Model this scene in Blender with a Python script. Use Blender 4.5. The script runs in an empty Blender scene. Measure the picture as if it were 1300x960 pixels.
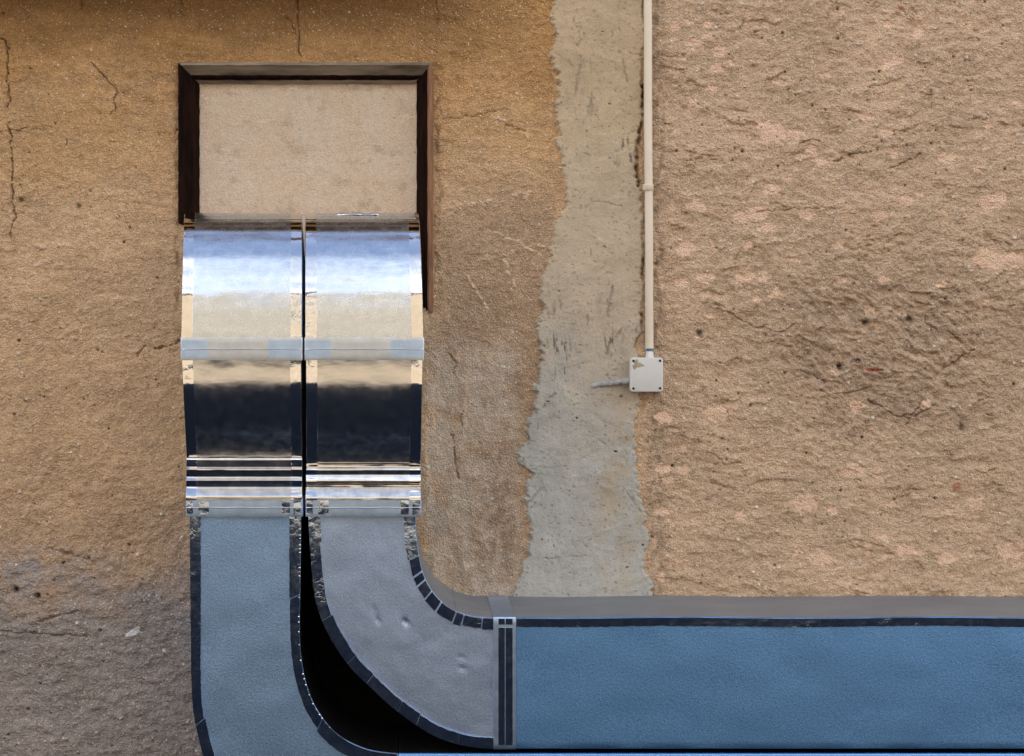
import bpy, math, random
import numpy as np

random.seed(7)
rng = np.random.default_rng(11)
S = bpy.context.scene
COL = S.collection
R = math.radians

# ---------------------------------------------------------------- camera
# wall face is the plane y = 0, the camera stands D metres in front of it
s = 0.0024            # metres per photo pixel measured on the wall
CX, CY = 520.0, 435.0 # where the optical axis meets the wall
D = 3.467             # camera distance
ZC = 1.72             # camera height
cam_d = bpy.data.cameras.new('camera')
cam = bpy.data.objects.new('camera', cam_d)
COL.objects.link(cam)
cam.location = (0.0, -D, ZC)
cam.rotation_euler = (R(90), 0, 0)
cam_d.sensor_fit = 'HORIZONTAL'
cam_d.sensor_width = 36.0
cam_d.lens = 40.0
cam_d.shift_x = (650 - CX) / 1300.0
cam_d.shift_y = -(480 - CY) / 1300.0
cam_d.clip_end = 2000
S.camera = cam

# ---------------------------------------------------------------- sky, sun, exposure
SUN_EL, SUN_AZ = 50.0, 12.0        # sun stands behind the wall's building
W = bpy.data.worlds.new("World")
S.world = W
W.use_nodes = True
nt = W.node_tree
bg = nt.nodes['Background']
sky = nt.nodes.new('ShaderNodeTexSky')
sky.sky_type = 'NISHITA'
sky.sun_disc = False
sky.sun_elevation = R(SUN_EL)
sky.sun_rotation = R(SUN_AZ)
sky.air_density = 1.0
sky.dust_density = 2.5
sky.ozone_density = 0.4
# pale haze and broken fair-weather cloud, thicker towards the horizon all the way round
tcw = nt.nodes.new('ShaderNodeTexCoord'); sxw = nt.nodes.new('ShaderNodeSeparateXYZ')
nt.links.new(tcw.outputs['Generated'], sxw.inputs[0])
hz = nt.nodes.new('ShaderNodeMapRange'); hz.interpolation_type = 'SMOOTHSTEP'
hz.inputs['From Min'].default_value = 0.955; hz.inputs['From Max'].default_value = 0.68
nt.links.new(sxw.outputs['Z'], hz.inputs['Value'])
cn_ = nt.nodes.new('ShaderNodeTexNoise'); cn_.inputs['Scale'].default_value = 3.2; cn_.inputs['Detail'].default_value = 6
nt.links.new(tcw.outputs['Generated'], cn_.inputs['Vector'])
cr_ = nt.nodes.new('ShaderNodeMapRange'); cr_.inputs['From Min'].default_value = 0.22; cr_.inputs['From Max'].default_value = 0.55
nt.links.new(cn_.outputs['Fac'], cr_.inputs['Value'])
mu_ = nt.nodes.new('ShaderNodeMath'); mu_.operation = 'MULTIPLY'
nt.links.new(hz.outputs[0], mu_.inputs[0]); nt.links.new(cr_.outputs[0], mu_.inputs[1])
mx_ = nt.nodes.new('ShaderNodeMix'); mx_.data_type = 'RGBA'
nt.links.new(mu_.outputs[0], mx_.inputs[0]); nt.links.new(sky.outputs[0], mx_.inputs[6])
mx_.inputs[7].default_value = (7.6, 7.7, 7.9, 1)
nt.links.new(mx_.outputs[2], bg.inputs['Color'])
bg.inputs['Strength'].default_value = 0.09
sun_d = bpy.data.lights.new('sun', 'SUN')
sun_d.energy = 4.5
sun_d.angle = R(0.5)
sun_d.color = (1.0, 0.93, 0.82)
sun = bpy.data.objects.new('sun', sun_d)
COL.objects.link(sun)
sun.location = (0, 20, 25)
# direction towards the sun: azimuth measured from +Y towards +X
sun.rotation_euler = (R(-(90 - SUN_EL)), 0, R(-SUN_AZ))
S.view_settings.view_transform = 'Standard'
S.view_settings.look = 'None'
S.view_settings.gamma = 1.0
S.view_settings.exposure = 1.7
try:
    S.cycles.max_bounces = 8
    S.cycles.diffuse_bounces = 4
    S.cycles.glossy_bounces = 5
except Exception:
    pass

# ---------------------------------------------------------------- helpers
def wx(px, d=0.0): return (px - CX) * s * (1 - d / D)
def wz(py, d=0.0): return ZC + (CY - py) * s * (1 - d / D)

def lin(r, g, b):
    f = lambda c: c / 12.92 if c <= 0.04045 else ((c + 0.055) / 1.055) ** 2.4
    return np.array([f(r / 255), f(g / 255), f(b / 255)])

_G = rng.uniform(0, 2 * np.pi, (256, 256))
_GX, _GY = np.cos(_G), np.sin(_G)
def gnoise(x, y, seed=0):
    x = x + seed * 17.13; y = y + seed * 41.71
    xi = np.floor(x).astype(int); yi = np.floor(y).astype(int)
    fx = x - xi; fy = y - yi
    ux = fx * fx * fx * (fx * (fx * 6 - 15) + 10)
    uy = fy * fy * fy * (fy * (fy * 6 - 15) + 10)
    x0 = (xi + 37 * seed) % 256; y0 = (yi + 91 * seed) % 256
    x1 = (x0 + 1) % 256; y1 = (y0 + 1) % 256
    a = _GX[x0, y0] * fx + _GY[x0, y0] * fy
    b = _GX[x1, y0] * (fx - 1) + _GY[x1, y0] * fy
    c = _GX[x0, y1] * fx + _GY[x0, y1] * (fy - 1)
    d = _GX[x1, y1] * (fx - 1) + _GY[x1, y1] * (fy - 1)
    return ((a + (b - a) * ux) * (1 - uy) + (c + (d - c) * ux) * uy) * 1.5
def fbm(x, y, o=4, seed=0, gain=0.5):
    t = 0; a = 1.0; n = 0
    for i in range(o):
        t = t + a * gnoise(x * 2.03 ** i, y * 2.03 ** i, seed + i * 3)
        n += a; a *= gain
    return t / n
def sstep(a, b, x):
    t = np.clip((x - a) / (b - a), 0, 1)
    return t * t * (3 - 2 * t)
def mix(a, b, t): return a + (b - a) * t
def gauss(u, v, cx, cy, rx, ry=None):
    ry = ry or rx
    return np.exp(-((u - cx) / rx) ** 2 - ((v - cy) / ry) ** 2)
def polydist(u, v, pts):
    d = np.full(u.shape, 1e9)
    for (ax, ay), (bx, by) in zip(pts[:-1], pts[1:]):
        dx, dy = bx - ax, by - ay
        t = np.clip(((u - ax) * dx + (v - ay) * dy) / (dx * dx + dy * dy), 0, 1)
        d = np.minimum(d, np.hypot(u - ax - t * dx, v - ay - t * dy))
    return d

def tag(o, label=None, cat=None, group=None, kind=None):
    if label: o['label'] = label
    if cat: o['category'] = cat
    if group: o['group'] = group
    if kind: o['kind'] = kind
    return o
def thing(name, loc, label, cat, group=None):
    o = bpy.data.objects.new(name, None)
    o.empty_display_size = 0.1
    o.location = loc
    COL.objects.link(o)
    return tag(o, label, cat, group)
def mesh_obj(name, verts, faces, mat, parent=None, smooth=True, sharp=None, me=None):
    """verts in world coordinates; stored relative to the top-level thing's origin"""
    if me is None:
        off = np.zeros(3)
        p = parent
        while p is not None:
            off = off + np.array(p.location); p = p.parent
        me = bpy.data.meshes.new(name)
        v = np.asarray(verts, dtype=float) - off
        me.from_pydata(v.tolist(), [], [list(f) for f in faces])
        me.update()
        if mat is not None: me.materials.append(mat)
        if smooth:
            me.polygons.foreach_set('use_smooth', np.ones(len(me.polygons), bool))
            if sharp: me.set_sharp_from_angle(angle=R(sharp))
    o = bpy.data.objects.new(name, me)
    COL.objects.link(o)
    if parent is not None: o.parent = parent
    return o
def grid_obj(name, P, C, keep, mat, parent):
    """P (rows, cols, 3) world points, C colours or None, keep (rows-1, cols-1) face mask"""
    off = np.zeros(3)
    p = parent
    while p is not None:
        off = off + np.array(p.location); p = p.parent
    r, c, _ = P.shape
    idx = np.arange(r * c).reshape(r, c)
    q = np.stack([idx[:-1, :-1], idx[1:, :-1], idx[1:, 1:], idx[:-1, 1:]], -1)
    q = q[keep] if keep is not None else q.reshape(-1, 4)
    used = np.zeros(r * c, bool); used[q.ravel()] = True
    remap = np.cumsum(used) - 1
    q = remap[q]
    v = P.reshape(-1, 3)[used] - off
    me = bpy.data.meshes.new(name)
    me.vertices.add(len(v)); me.vertices.foreach_set('co', v.astype(np.float32).ravel())
    n = len(q)
    me.loops.add(n * 4); me.loops.foreach_set('vertex_index', q.astype(np.int32).ravel())
    me.polygons.add(n)
    me.polygons.foreach_set('loop_start', np.arange(0, n * 4, 4, dtype=np.int32))
    try: me.polygons.foreach_set('loop_total', np.full(n, 4, dtype=np.int32))
    except Exception: pass
    me.update(calc_edges=True)
    me.polygons.foreach_set('use_smooth', np.ones(n, bool))
    if C is not None:
        at = me.color_attributes.new('pigment', 'FLOAT_COLOR', 'POINT')
        cc = np.ones((len(v), 4), np.float32)
        cc[:, :3] = C.reshape(-1, 3)[used]
        at.data.foreach_set('color', cc.ravel())
    me.materials.append(mat)
    o = bpy.data.objects.new(name, me)
    COL.objects.link(o)
    if parent is not None: o.parent = parent
    return o
def box_geo(x0, x1, y0, y1, z0, z1):
    v = [(x0,y0,z0),(x1,y0,z0),(x1,y1,z0),(x0,y1,z0),(x0,y0,z1),(x1,y0,z1),(x1,y1,z1),(x0,y1,z1)]
    f = [(3,2,1,0),(4,5,6,7),(0,1,5,4),(1,2,6,5),(2,3,7,6),(3,0,4,7)]
    return v, f
def box(name, x0, x1, y0, y1, z0, z1, mat, parent=None, bevel=0):
    v, f = box_geo(x0, x1, y0, y1, z0, z1)
    o = mesh_obj(name, v, f, mat, parent, smooth=False)
    if bevel: bev(o, bevel)
    return o
def bev(o, w, seg=3):
    m = o.modifiers.new('bevel', 'BEVEL'); m.width = w; m.segments = seg
    m.limit_method = 'ANGLE'; m.harden_normals = False
    o.data.polygons.foreach_set('use_smooth', np.ones(len(o.data.polygons), bool))
    o.data.set_sharp_from_angle(angle=R(50))

# ---------------------------------------------------------------- materials
def new_mat(name):
    m = bpy.data.materials.new(name); m.use_nodes = True
    n = m.node_tree.nodes; l = m.node_tree.links
    return m, n, l, n['Principled BSDF']
def nd(n, t, **kw):
    o = n.new(t)
    for k, v in kw.items():
        if k in o.inputs: o.inputs[k].default_value = v
        else: setattr(o, k, v)
    return o
def noise_mat(name, c1, c2, scale, rough=0.8, metallic=0.0, bump=0.0, bscale=None, stretch=(1,1,1), rough2=None, bdist=0.002, detail=6, spec=0.5):
    m, n, l, b = new_mat(name)
    tc = n.new('ShaderNodeTexCoord'); mp = n.new('ShaderNodeMapping')
    mp.inputs['Scale'].default_value = stretch
    l.new(tc.outputs['Object'], mp.inputs[0])
    t = nd(n, 'ShaderNodeTexNoise', Scale=scale, Detail=detail, Roughness=0.6)
    l.new(mp.outputs[0], t.inputs['Vector'])
    cr = n.new('ShaderNodeValToRGB')
    cr.color_ramp.elements[0].color = (*c1, 1); cr.color_ramp.elements[1].color = (*c2, 1)
    cr.color_ramp.elements[0].position = 0.3; cr.color_ramp.elements[1].position = 0.7
    l.new(t.outputs['Fac'], cr.inputs[0]); l.new(cr.outputs[0], b.inputs['Base Color'])
    b.inputs['Roughness'].default_value = rough
    b.inputs['Metallic'].default_value = metallic
    b.inputs['Specular IOR Level'].default_value = spec
    if rough2 is not None:
        mr = nd(n, 'ShaderNodeMapRange'); mr.inputs['To Min'].default_value = rough; mr.inputs['To Max'].default_value = rough2
        mr.inputs['From Min'].default_value = 0.3; mr.inputs['From Max'].default_value = 0.7
        l.new(t.outputs['Fac'], mr.inputs['Value']); l.new(mr.outputs[0], b.inputs['Roughness'])
    if bump:
        t2 = nd(n, 'ShaderNodeTexNoise', Scale=bscale or scale, Detail=4, Roughness=0.55)
        l.new(mp.outputs[0], t2.inputs['Vector'])
        bp = nd(n, 'ShaderNodeBump', Strength=bump, Distance=bdist)
        l.new(t2.outputs['Fac'], bp.inputs['Height']); l.new(bp.outputs[0], b.inputs['Normal'])
    return m
def plaster_mat(name, grain=1.0):
    """pigment attribute x fine sand grain, with grit relief"""
    m, n, l, b = new_mat(name)
    at = n.new('ShaderNodeVertexColor'); at.layer_name = 'pigment'
    tc = n.new('ShaderNodeTexCoord')
    n1 = nd(n, 'ShaderNodeTexNoise', Scale=260.0, Detail=3, Roughness=0.7)
    n2 = nd(n, 'ShaderNodeTexVoronoi', Scale=170.0)
    l.new(tc.outputs['Object'], n1.inputs['Vector']); l.new(tc.outputs['Object'], n2.inputs['Vector'])
    mr = nd(n, 'ShaderNodeMapRange'); mr.inputs['From Min'].default_value = 0.25; mr.inputs['From Max'].default_value = 0.75
    mr.inputs['To Min'].default_value = 1 - 0.38 * grain; mr.inputs['To Max'].default_value = 1 + 0.33 * grain
    l.new(n1.outputs['Fac'], mr.inputs['Value'])
    mx = n.new('ShaderNodeMix'); mx.data_type = 'RGBA'; mx.blend_type = 'MULTIPLY'; mx.inputs[0].default_value = 1
    l.new(at.outputs['Color'], mx.inputs[6])
    cb = n.new('ShaderNodeCombineColor')
    for i in range(3): l.new(mr.outputs[0], cb.inputs[i])
    l.new(cb.outputs[0], mx.inputs[7])
    # pale and dark sand grains showing in the skin
    last = mx.outputs[2]
    for (sc, lo, hi, dd, col, amt) in ((190.0, .93, .96, .34, (.86, .80, .70), .8), (300.0, .88, .93, .36, (.72, .62, .50), .7), (270.0, .90, .94, .32, (.10, .075, .05), .6), (150.0, .985, .992, .22, (.05, .04, .03), .7)):
        vo = nd(n, 'ShaderNodeTexVoronoi', Scale=sc); l.new(tc.outputs['Object'], vo.inputs['Vector'])
        se = n.new('ShaderNodeSeparateColor'); l.new(vo.outputs['Color'], se.inputs[0])
        r1 = nd(n, 'ShaderNodeMapRange'); r1.inputs['From Min'].default_value = lo; r1.inputs['From Max'].default_value = hi
        l.new(se.outputs[0], r1.inputs['Value'])
        r2 = nd(n, 'ShaderNodeMapRange'); r2.inputs['From Min'].default_value = dd + .12; r2.inputs['From Max'].default_value = dd - .08
        l.new(vo.outputs['Distance'], r2.inputs['Value'])
        mm = n.new('ShaderNodeMath'); mm.operation = 'MULTIPLY'; l.new(r1.outputs[0], mm.inputs[0]); l.new(r2.outputs[0], mm.inputs[1])
        m2 = n.new('ShaderNodeMath'); m2.operation = 'MULTIPLY'; l.new(mm.outputs[0], m2.inputs[0]); m2.inputs[1].default_value = amt * grain
        mb = n.new('ShaderNodeMix'); mb.data_type = 'RGBA'; l.new(m2.outputs[0], mb.inputs[0]); l.new(last, mb.inputs[6]); mb.inputs[7].default_value = (*col, 1)
        last = mb.outputs[2]
    l.new(last, b.inputs['Base Color'])
    b.inputs['Roughness'].default_value = 0.93
    b.inputs['Specular IOR Level'].default_value = 0.25
    ad = n.new('ShaderNodeMath'); ad.operation = 'ADD'
    l.new(n1.outputs['Fac'], ad.inputs[0]); l.new(n2.outputs['Distance'], ad.inputs[1])
    bp = nd(n, 'ShaderNodeBump', Strength=0.9 * grain, Distance=0.004)
    l.new(ad.outputs[0], bp.inputs['Height']); l.new(bp.outputs[0], b.inputs['Normal'])
    return m
def foil_mat(name, c1, c2, rough, rough2, bump, bscale, stretch=(1,1,1), mott=40.0, fine=0.0, bdist=0.002, aniso=0.0):
    """aluminium foil: dull mottling, crumple relief and an optional fine fabric weave"""
    m, n, l, b = new_mat(name)
    tc = n.new('ShaderNodeTexCoord'); mp = n.new('ShaderNodeMapping')
    mp.inputs['Scale'].default_value = stretch
    l.new(tc.outputs['Object'], mp.inputs[0])
    t = nd(n, 'ShaderNodeTexNoise', Scale=mott, Detail=5, Roughness=0.65)
    l.new(tc.outputs['Object'], t.inputs['Vector'])
    cr = n.new('ShaderNodeValToRGB')
    cr.color_ramp.elements[0].color = (*c1, 1); cr.color_ramp.elements[1].color = (*c2, 1)
    cr.color_ramp.elements[0].position = 0.35; cr.color_ramp.elements[1].position = 0.65
    l.new(t.outputs['Fac'], cr.inputs[0]); l.new(cr.outputs[0], b.inputs['Base Color'])
    mr = nd(n, 'ShaderNodeMapRange'); mr.inputs['From Min'].default_value = 0.3; mr.inputs['From Max'].default_value = 0.7
    mr.inputs['To Min'].default_value = rough; mr.inputs['To Max'].default_value = rough2
    l.new(t.outputs['Fac'], mr.inputs['Value']); l.new(mr.outputs[0], b.inputs['Roughness'])
    b.inputs['Metallic'].default_value = 1.0
    t2 = nd(n, 'ShaderNodeTexNoise', Scale=bscale, Detail=3, Roughness=0.5)
    l.new(mp.outputs[0], t2.inputs['Vector'])
    bp = nd(n, 'ShaderNodeBump', Strength=bump, Distance=bdist)
    l.new(t2.outputs['Fac'], bp.inputs['Height'])
    last = bp
    if fine:
        t3 = nd(n, 'ShaderNodeTexNoise', Scale=330.0, Detail=2, Roughness=0.6)
        l.new(tc.outputs['Object'], t3.inputs['Vector'])
        b2 = nd(n, 'ShaderNodeBump', Strength=fine, Distance=0.001)
        l.new(t3.outputs['Fac'], b2.inputs['Height']); l.new(bp.outputs[0], b2.inputs['Normal'])
        last = b2
    l.new(last.outputs[0], b.inputs['Normal'])
    return m

M_render = plaster_mat('coarse_render', 1.0)
M_mortar = plaster_mat('grey_mortar', 0.3)
M_infill = plaster_mat('smooth_infill', 0.6)
M_foil = foil_mat('foil_upper', (.61,.69,.79), (.71,.78,.86), .22, .30, .16, 24.0, (1,1,4), fine=.02, bdist=.0026)
M_offset = foil_mat('foil_offset', (.66,.665,.67), (.78,.78,.78), .16, .27, .16, 24.0, (1,1,3))
M_tape = foil_mat('foil_tape', (.78,.79,.81), (.88,.88,.89), .05, .12, .25, 55.0, bdist=.0015)
def creased(m, amount, scale):
    n, l = m.node_tree.nodes, m.node_tree.links
    b = n['Principled BSDF']; old = b.inputs['Normal'].links[0].from_socket
    tc = n.new('ShaderNodeTexCoord')
    wob = nd(n, 'ShaderNodeTexNoise', Scale=scale * .6, Detail=2); l.new(tc.outputs['Object'], wob.inputs['Vector'])
    ad = n.new('ShaderNodeVectorMath'); ad.operation = 'MULTIPLY_ADD'; ad.inputs[1].default_value = (.03, .03, .03)
    l.new(wob.outputs['Color'], ad.inputs[0]); l.new(tc.outputs['Object'], ad.inputs[2])
    vo = nd(n, 'ShaderNodeTexVoronoi', Scale=scale, feature='DISTANCE_TO_EDGE'); l.new(ad.outputs[0], vo.inputs['Vector'])
    mr = nd(n, 'ShaderNodeMapRange'); mr.inputs['From Min'].default_value = 0; mr.inputs['From Max'].default_value = .10
    l.new(vo.outputs['Distance'], mr.inputs['Value'])
    nz = nd(n, 'ShaderNodeTexNoise', Scale=scale * .35, Detail=2); l.new(tc.outputs['Object'], nz.inputs['Vector'])
    ms = nd(n, 'ShaderNodeMapRange'); ms.inputs['From Min'].default_value = .50; ms.inputs['From Max'].default_value = .70; ms.inputs['To Max'].default_value = amount
    l.new(nz.outputs['Fac'], ms.inputs['Value'])
    bp = nd(n, 'ShaderNodeBump', Distance=.002); l.new(ms.outputs[0], bp.inputs['Strength'])
    l.new(mr.outputs[0], bp.inputs['Height']); l.new(old, bp.inputs['Normal']); l.new(bp.outputs[0], b.inputs['Normal'])
M_tape2 = foil_mat('foil_tape_sky_tint', (.50,.64,.86), (.66,.78,.95), .07, .16, .25, 60.0, bdist=.0015)  # lower tape: bluish copy of the foil tape, reflected blue in its colour
creased(M_tape2, .11, 75.0)
creased(M_tape, .04, 40.0)
M_collar = foil_mat('foil_collar', (.52,.60,.72), (.62,.70,.82), .30, .40, .12, 30.0)
M_clad = foil_mat('foil_cladding', (.24,.41,.70), (.41,.61,.92), .42, .55, .14, 160.0, mott=230.0, fine=.75)  # blue sky reflection tinted into the base colour of all three claddings
M_clad2 = foil_mat('foil_cladding_run', (.135,.365,.73), (.26,.52,.95), .42, .55, .14, 160.0, mott=230.0, fine=.75)
M_clad3 = foil_mat('foil_cladding_bend', (.36,.49,.74), (.52,.66,.91), .42, .55, .14, 160.0, mott=230.0, fine=.75)
M_dusty = noise_mat('dusty_foil', (.185,.20,.218), (.255,.268,.285), 9.0, .55, metallic=.1, bump=.15, bscale=60, stretch=(.4,1,1))
M_lowcol = foil_mat('foil_lower_collar', (.44,.61,.90), (.54,.71,.97), .38, .46, .15, 40.0)  # same blue sky reflection put into the collar foil's colour
M_cladtop = foil_mat('foil_cladding_top', (.47,.54,.63), (.56,.63,.71), .48, .58, .2, 22.0, (.3,1,1), fine=.15)
M_wood_dark = noise_mat('tarred_wood', (.003,.002,.002), (.024,.009,.005), 9.0, .9, bump=.5, bscale=60, stretch=(6,6,1), spec=.08)
M_wood_brown = noise_mat('brown_wood', (.16,.07,.035), (.36,.18,.10), 14.0, .7, bump=.6, bscale=70, stretch=(8,8,.8))
M_wood_grey = noise_mat('weathered_wood', (.10,.07,.05), (.42,.34,.25), 5.0, .85, bump=.6, bscale=60, stretch=(1,5,5))
M_pvc = noise_mat('cream_pvc', (.74,.64,.51), (.86,.77,.64), 14.0, .42, bump=.08, bscale=50, stretch=(1,1,.4))
M_box = noise_mat('grey_white_plastic', (.66,.665,.66), (.74,.745,.74), 18.0, .45, bump=.05, bscale=90)
M_smudge = noise_mat('dried_mud', (.34,.27,.18), (.5,.42,.3), 60.0, .9, bump=.4, bscale=200)
M_screw = noise_mat('dark_screw', (.01,.012,.03), (.03,.03,.06), 80.0, .4, metallic=.5)
M_cable = noise_mat('blue_cable', (.05,.2,.42), (.08,.28,.5), 60.0, .5)
M_stub = noise_mat('grey_conduit', (.26,.27,.28), (.5,.5,.5), 40.0, .7, bump=.4, bscale=120)
M_black = noise_mat('flank_shade_black', (.003,.003,.004), (.007,.007,.007), 30.0, .9, spec=.05)  # shade of the gap, painted on the duct sides that face it

# ---------------------------------------------------------------- ground and surroundings
M_asph = noise_mat('asphalt', (.009,.014,.024), (.015,.021,.034), 30.0, .98, bump=.6, bscale=160, spec=.05)
M_pave = noise_mat('pale_gravel', (.20,.165,.125), (.27,.23,.18), 4.0, .95, bump=.4, bscale=60)
M_earth = noise_mat('dry_earth', (.26,.20,.14), (.36,.29,.2), .6, .97)
g = mesh_obj('ground', [(-600,-600,0),(600,-600,0),(600,600,0),(-600,600,0)], [(0,1,2,3)], M_earth, smooth=False)
tag(g, kind='structure')
g = mesh_obj('road', [(-60,-11,.004),(60,-11,.004),(60,0.05,.004),(-60,0.05,.004)], [(0,1,2,3)], M_asph, smooth=False)
tag(g, kind='structure')
g = mesh_obj('pavement', *box_geo(-60, 60, -13.9, -11, -.1, .12), M_pave, smooth=False)
tag(g, kind='structure')

M_fac = noise_mat('facade_render', (.215,.176,.128), (.27,.225,.17), 1.2, .9, bump=.2, bscale=40)
M_roof = noise_mat('clay_roof', (.22,.09,.05), (.32,.14,.08), 8.0, .85)
M_glass = noise_mat('window_glass', (.02,.025,.03), (.04,.05,.06), 2.0, .08)
M_frame = noise_mat('white_window_wood', (.62,.60,.55), (.70,.68,.63), 6.0, .6)
hb = thing('house', (0, -18, 0), 'beige rendered house across the road, mirrored in the foil of the ducts', 'house')
HY0, HY1, HH = -22.0, -14.0, 10.2
box('wall', -16, 16, HY0, HY1, 0, HH, M_fac, hb)
v = [(-16.6,HY0-.5,HH+.01),(16.6,HY0-.5,HH+.01),(16.6,HY1+.5,HH+.01),(-16.6,HY1+.5,HH+.01),(-16.6,-18,HH+1.9),(16.6,-18,HH+1.9)]
mesh_obj('roof', v, [(3,2,1,0),(0,1,5,4),(2,3,4,5),(1,2,5),(3,0,4)], M_roof, hb, smooth=False)
for fl in range(3):
    for k in range(8):
        x = -14 + k * 4.0; z0 = 1.1 + fl * 3.1
        w_ = box('window', x-.55, x+.55, HY1+.002, HY1+.05, z0, z0+1.5, M_frame, hb)
        for sx in (-1, 1):
            box('pane', x + sx*.26 - .21, x + sx*.26 + .21, HY1+.051, HY1+.06, z0+.1, z0+1.4, M_glass, w_)

# ---------------------------------------------------------------- the plastered wall
wall = thing('plaster_wall', (0, 0.2, 0), 'rough ochre and tan rendered wall with a grey mortar strip and blocked-up window', 'wall')
STRIP_L = [(-60,702),(0,700),(22,697),(45,706),(70,698),(92,706),(112,708),(140,704),(172,712),(180,699),(190,711),(235,716),(262,718),(275,712),(285,702),(320,699),(345,692),(375,683),(392,690),(410,681),(440,684),(455,687),(485,679),(505,680),(520,674),(545,671),(560,668),(575,655),(588,659),(600,672),(625,668),(645,664),(665,672),(690,671),(715,666),(735,657),(752,651),(800,650)]
STRIP_R = [(-60,817),(60,818),(110,814),(150,818),(165,812),(200,808),(232,809),(245,815),(300,817),(340,816),(370,818),(398,814),(420,817),(440,806),(452,812),(480,815),(505,812),(540,806),(570,806),(600,809),(630,812),(648,821),(668,819),(690,827),(706,818),(722,820),(740,828),(760,832),(800,832)]
def interp(tab, v):
    a = np.array(tab, float)
    return np.interp(v, a[:, 0], a[:, 1])
def strip_mask(u, v):
    j = 10.0 * fbm(u / 15, v / 10, 5, 61, .68) + 3 * gnoise(u / 30, v / 9, 63)
    a = u - interp(STRIP_L, v) + j
    b = interp(STRIP_R, v) - u + .8 * j
    return np.minimum(a, b)

CRACKS = [
    ([(-2,48),(9,52),(10,75),(8,100),(12,128),(10,136)], 1.7, 7),
    ([(12,156),(14,190),(17,215),(15,250),(18,275),(13,300)], 1.2, 6),
    ([(382,-40),(377,20),(380,45),(379,60),(383,80)], 1.0, 5),
    ([(360,18),(368,26),(376,44)], .8, 3),
    ([(116,80),(128,92),(136,102),(148,113),(146,128),(148,140),(137,146)], 1.3, 4),
    ([(105,-10),(104,12)], 1.6, 4), ([(230,-5),(231,20)], 1.2, 4), ([(216,10),(217,32)], 1.0, 3),
    ([(552,-10),(556,30)], .8, 3),
    ([(573,550),(575,570),(579,590),(582,608)], 1.1, 5), ([(588,520),(585,535),(587,545)], .8, 4),
    ([(571,450),(580,462),(574,473)], 1.3, 5), ([(40,162),(5,168),(-10,170)], 1.0, 4),
    ([(85,178),(84,186)], 1.0, 3), ([(202,442),(216,438),(230,434)], 2.2, 7), ([(175,452),(184,438)], 1.2, 4),
    ([(1040,495),(1075,500),(1110,492)], 1.4, 4), ([(960,270),(1015,264),(1060,263)], 1.0, 3),
    ([(1060,205),(1085,196),(1115,190)], 1.6, 5), ([(1120,215),(1150,206),(1170,196)], 1.4, 4),
    ([(925,397),(955,414),(995,422),(1010,410)], 1.3, 4), ([(1198,470),(1236,444)], 1.6, 5),
    ([(1175,400),(1177,412),(1190,419)], 1.4, 5), ([(1020,470),(1050,486)], 1.4, 4),
    ([(1105,508),(1140,528),(1165,528),(1185,515)], 1.8, 5), ([(1150,540),(1175,505)], 1.2, 4),
    ([(1195,395),(1240,400)], 1.6, 4), ([(1205,420),(1228,440)], 1.2, 4),
    ([(545,152),(580,150),(640,140)], 1.0, 2), ([(640,160),(665,166)], 1.6, 3),
    ([(60,695),(120,712)], 2.0, 3), ([(50,790),(100,775)], 2.2, 4), ([(0,802),(60,806),(112,808)], 2.4, 4),
]
STREAKS = [((45,311),(95,313)), ((40,334),(80,334)), ((125,376),(175,381)), ((60,421),(125,416)), ((80,428),(98,432)),
           ((120,430),(172,425)), ((560,264),(680,245)), ((610,330),(690,312)), ((668,160),(672,190)), ((590,345),(620,395)),
           ((628,150),(640,152)), ((20,410),(50,406)), ((620,290),(700,330)), ((640,330),(655,365)), ((1000,115),(1090,118)),
           ((870,250),(930,240)), ((960,310),(1030,300)), ((1090,470),(1180,470)), ((1150,105),(1270,96)), ((1180,370),(1300,340))]
PINK = [(855,32,7),(873,27,5),(882,57,12),(900,33,6),(899,46,5),(913,64,10),(912,86,8),(904,110,8),(990,105,6),(1140,75,9),(1168,36,8),
        (1130,82,10),(1163,45,7),(1128,30,5),(982,168,17),(972,160,12),(1010,170,9),(1031,190,8),(1040,204,9),(1016,201,5),(1126,168,8),
        (1098,147,7),(1135,195,7),(1202,202,10),(1253,160,7),(1206,198,7),(980,240,10),(1000,225,6),(885,261,12),(942,276,10),(962,270,14),
        (975,288,10),(1025,272,9),(1150,255,10),(1168,246,6),(1260,255,16),(1267,247,9),(1116,272,8),(870,313,13),(905,314,5),(948,313,5),
        (868,358,9),(895,352,11),(945,350,12),(970,352,9),(1068,355,7),(1122,354,7),(985,372,9),(960,380,8),(1258,327,22),(1290,330,14),
        (1196,362,7),(1250,385,8),(1105,392,7),(1218,417,4),(1055,470,5),(910,524,16),(844,530,12),(1088,515,10),(1178,512,7),
        (1083,597,13),(1116,607,7),(1022,638,16),(1056,647,8),(940,654,9),(842,595,10),(868,596,8),(848,610,7),(842,650,8),(1130,640,6),
        (1240,637,10),(1150,697,12),(1152,700,6),(1120,682,6),(1010,700,8),(1040,708,14),(1100,702,5),(1200,707,12),(1283,700,17),
        (840,733,7),(862,712,6),(1290,718,6),(1205,650,6),(930,80,5),(1050,95,6),(880,130,7),(1290,130,6),(1240,215,6),(1200,270,6),
        (1065,310,7),(1010,330,6),(900,400,6),(885,430,5)]
# flecks of white grit and dark pits, scattered over the sheet
NP = 2600
PEB = np.column_stack([rng.uniform(-60, 1360, NP), rng.uniform(-60, 990, NP), rng.uniform(.7, 1.2, NP) + 1.3 * rng.uniform(0, 1, NP) ** 6, rng.uniform(0, 1, NP)])

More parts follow.
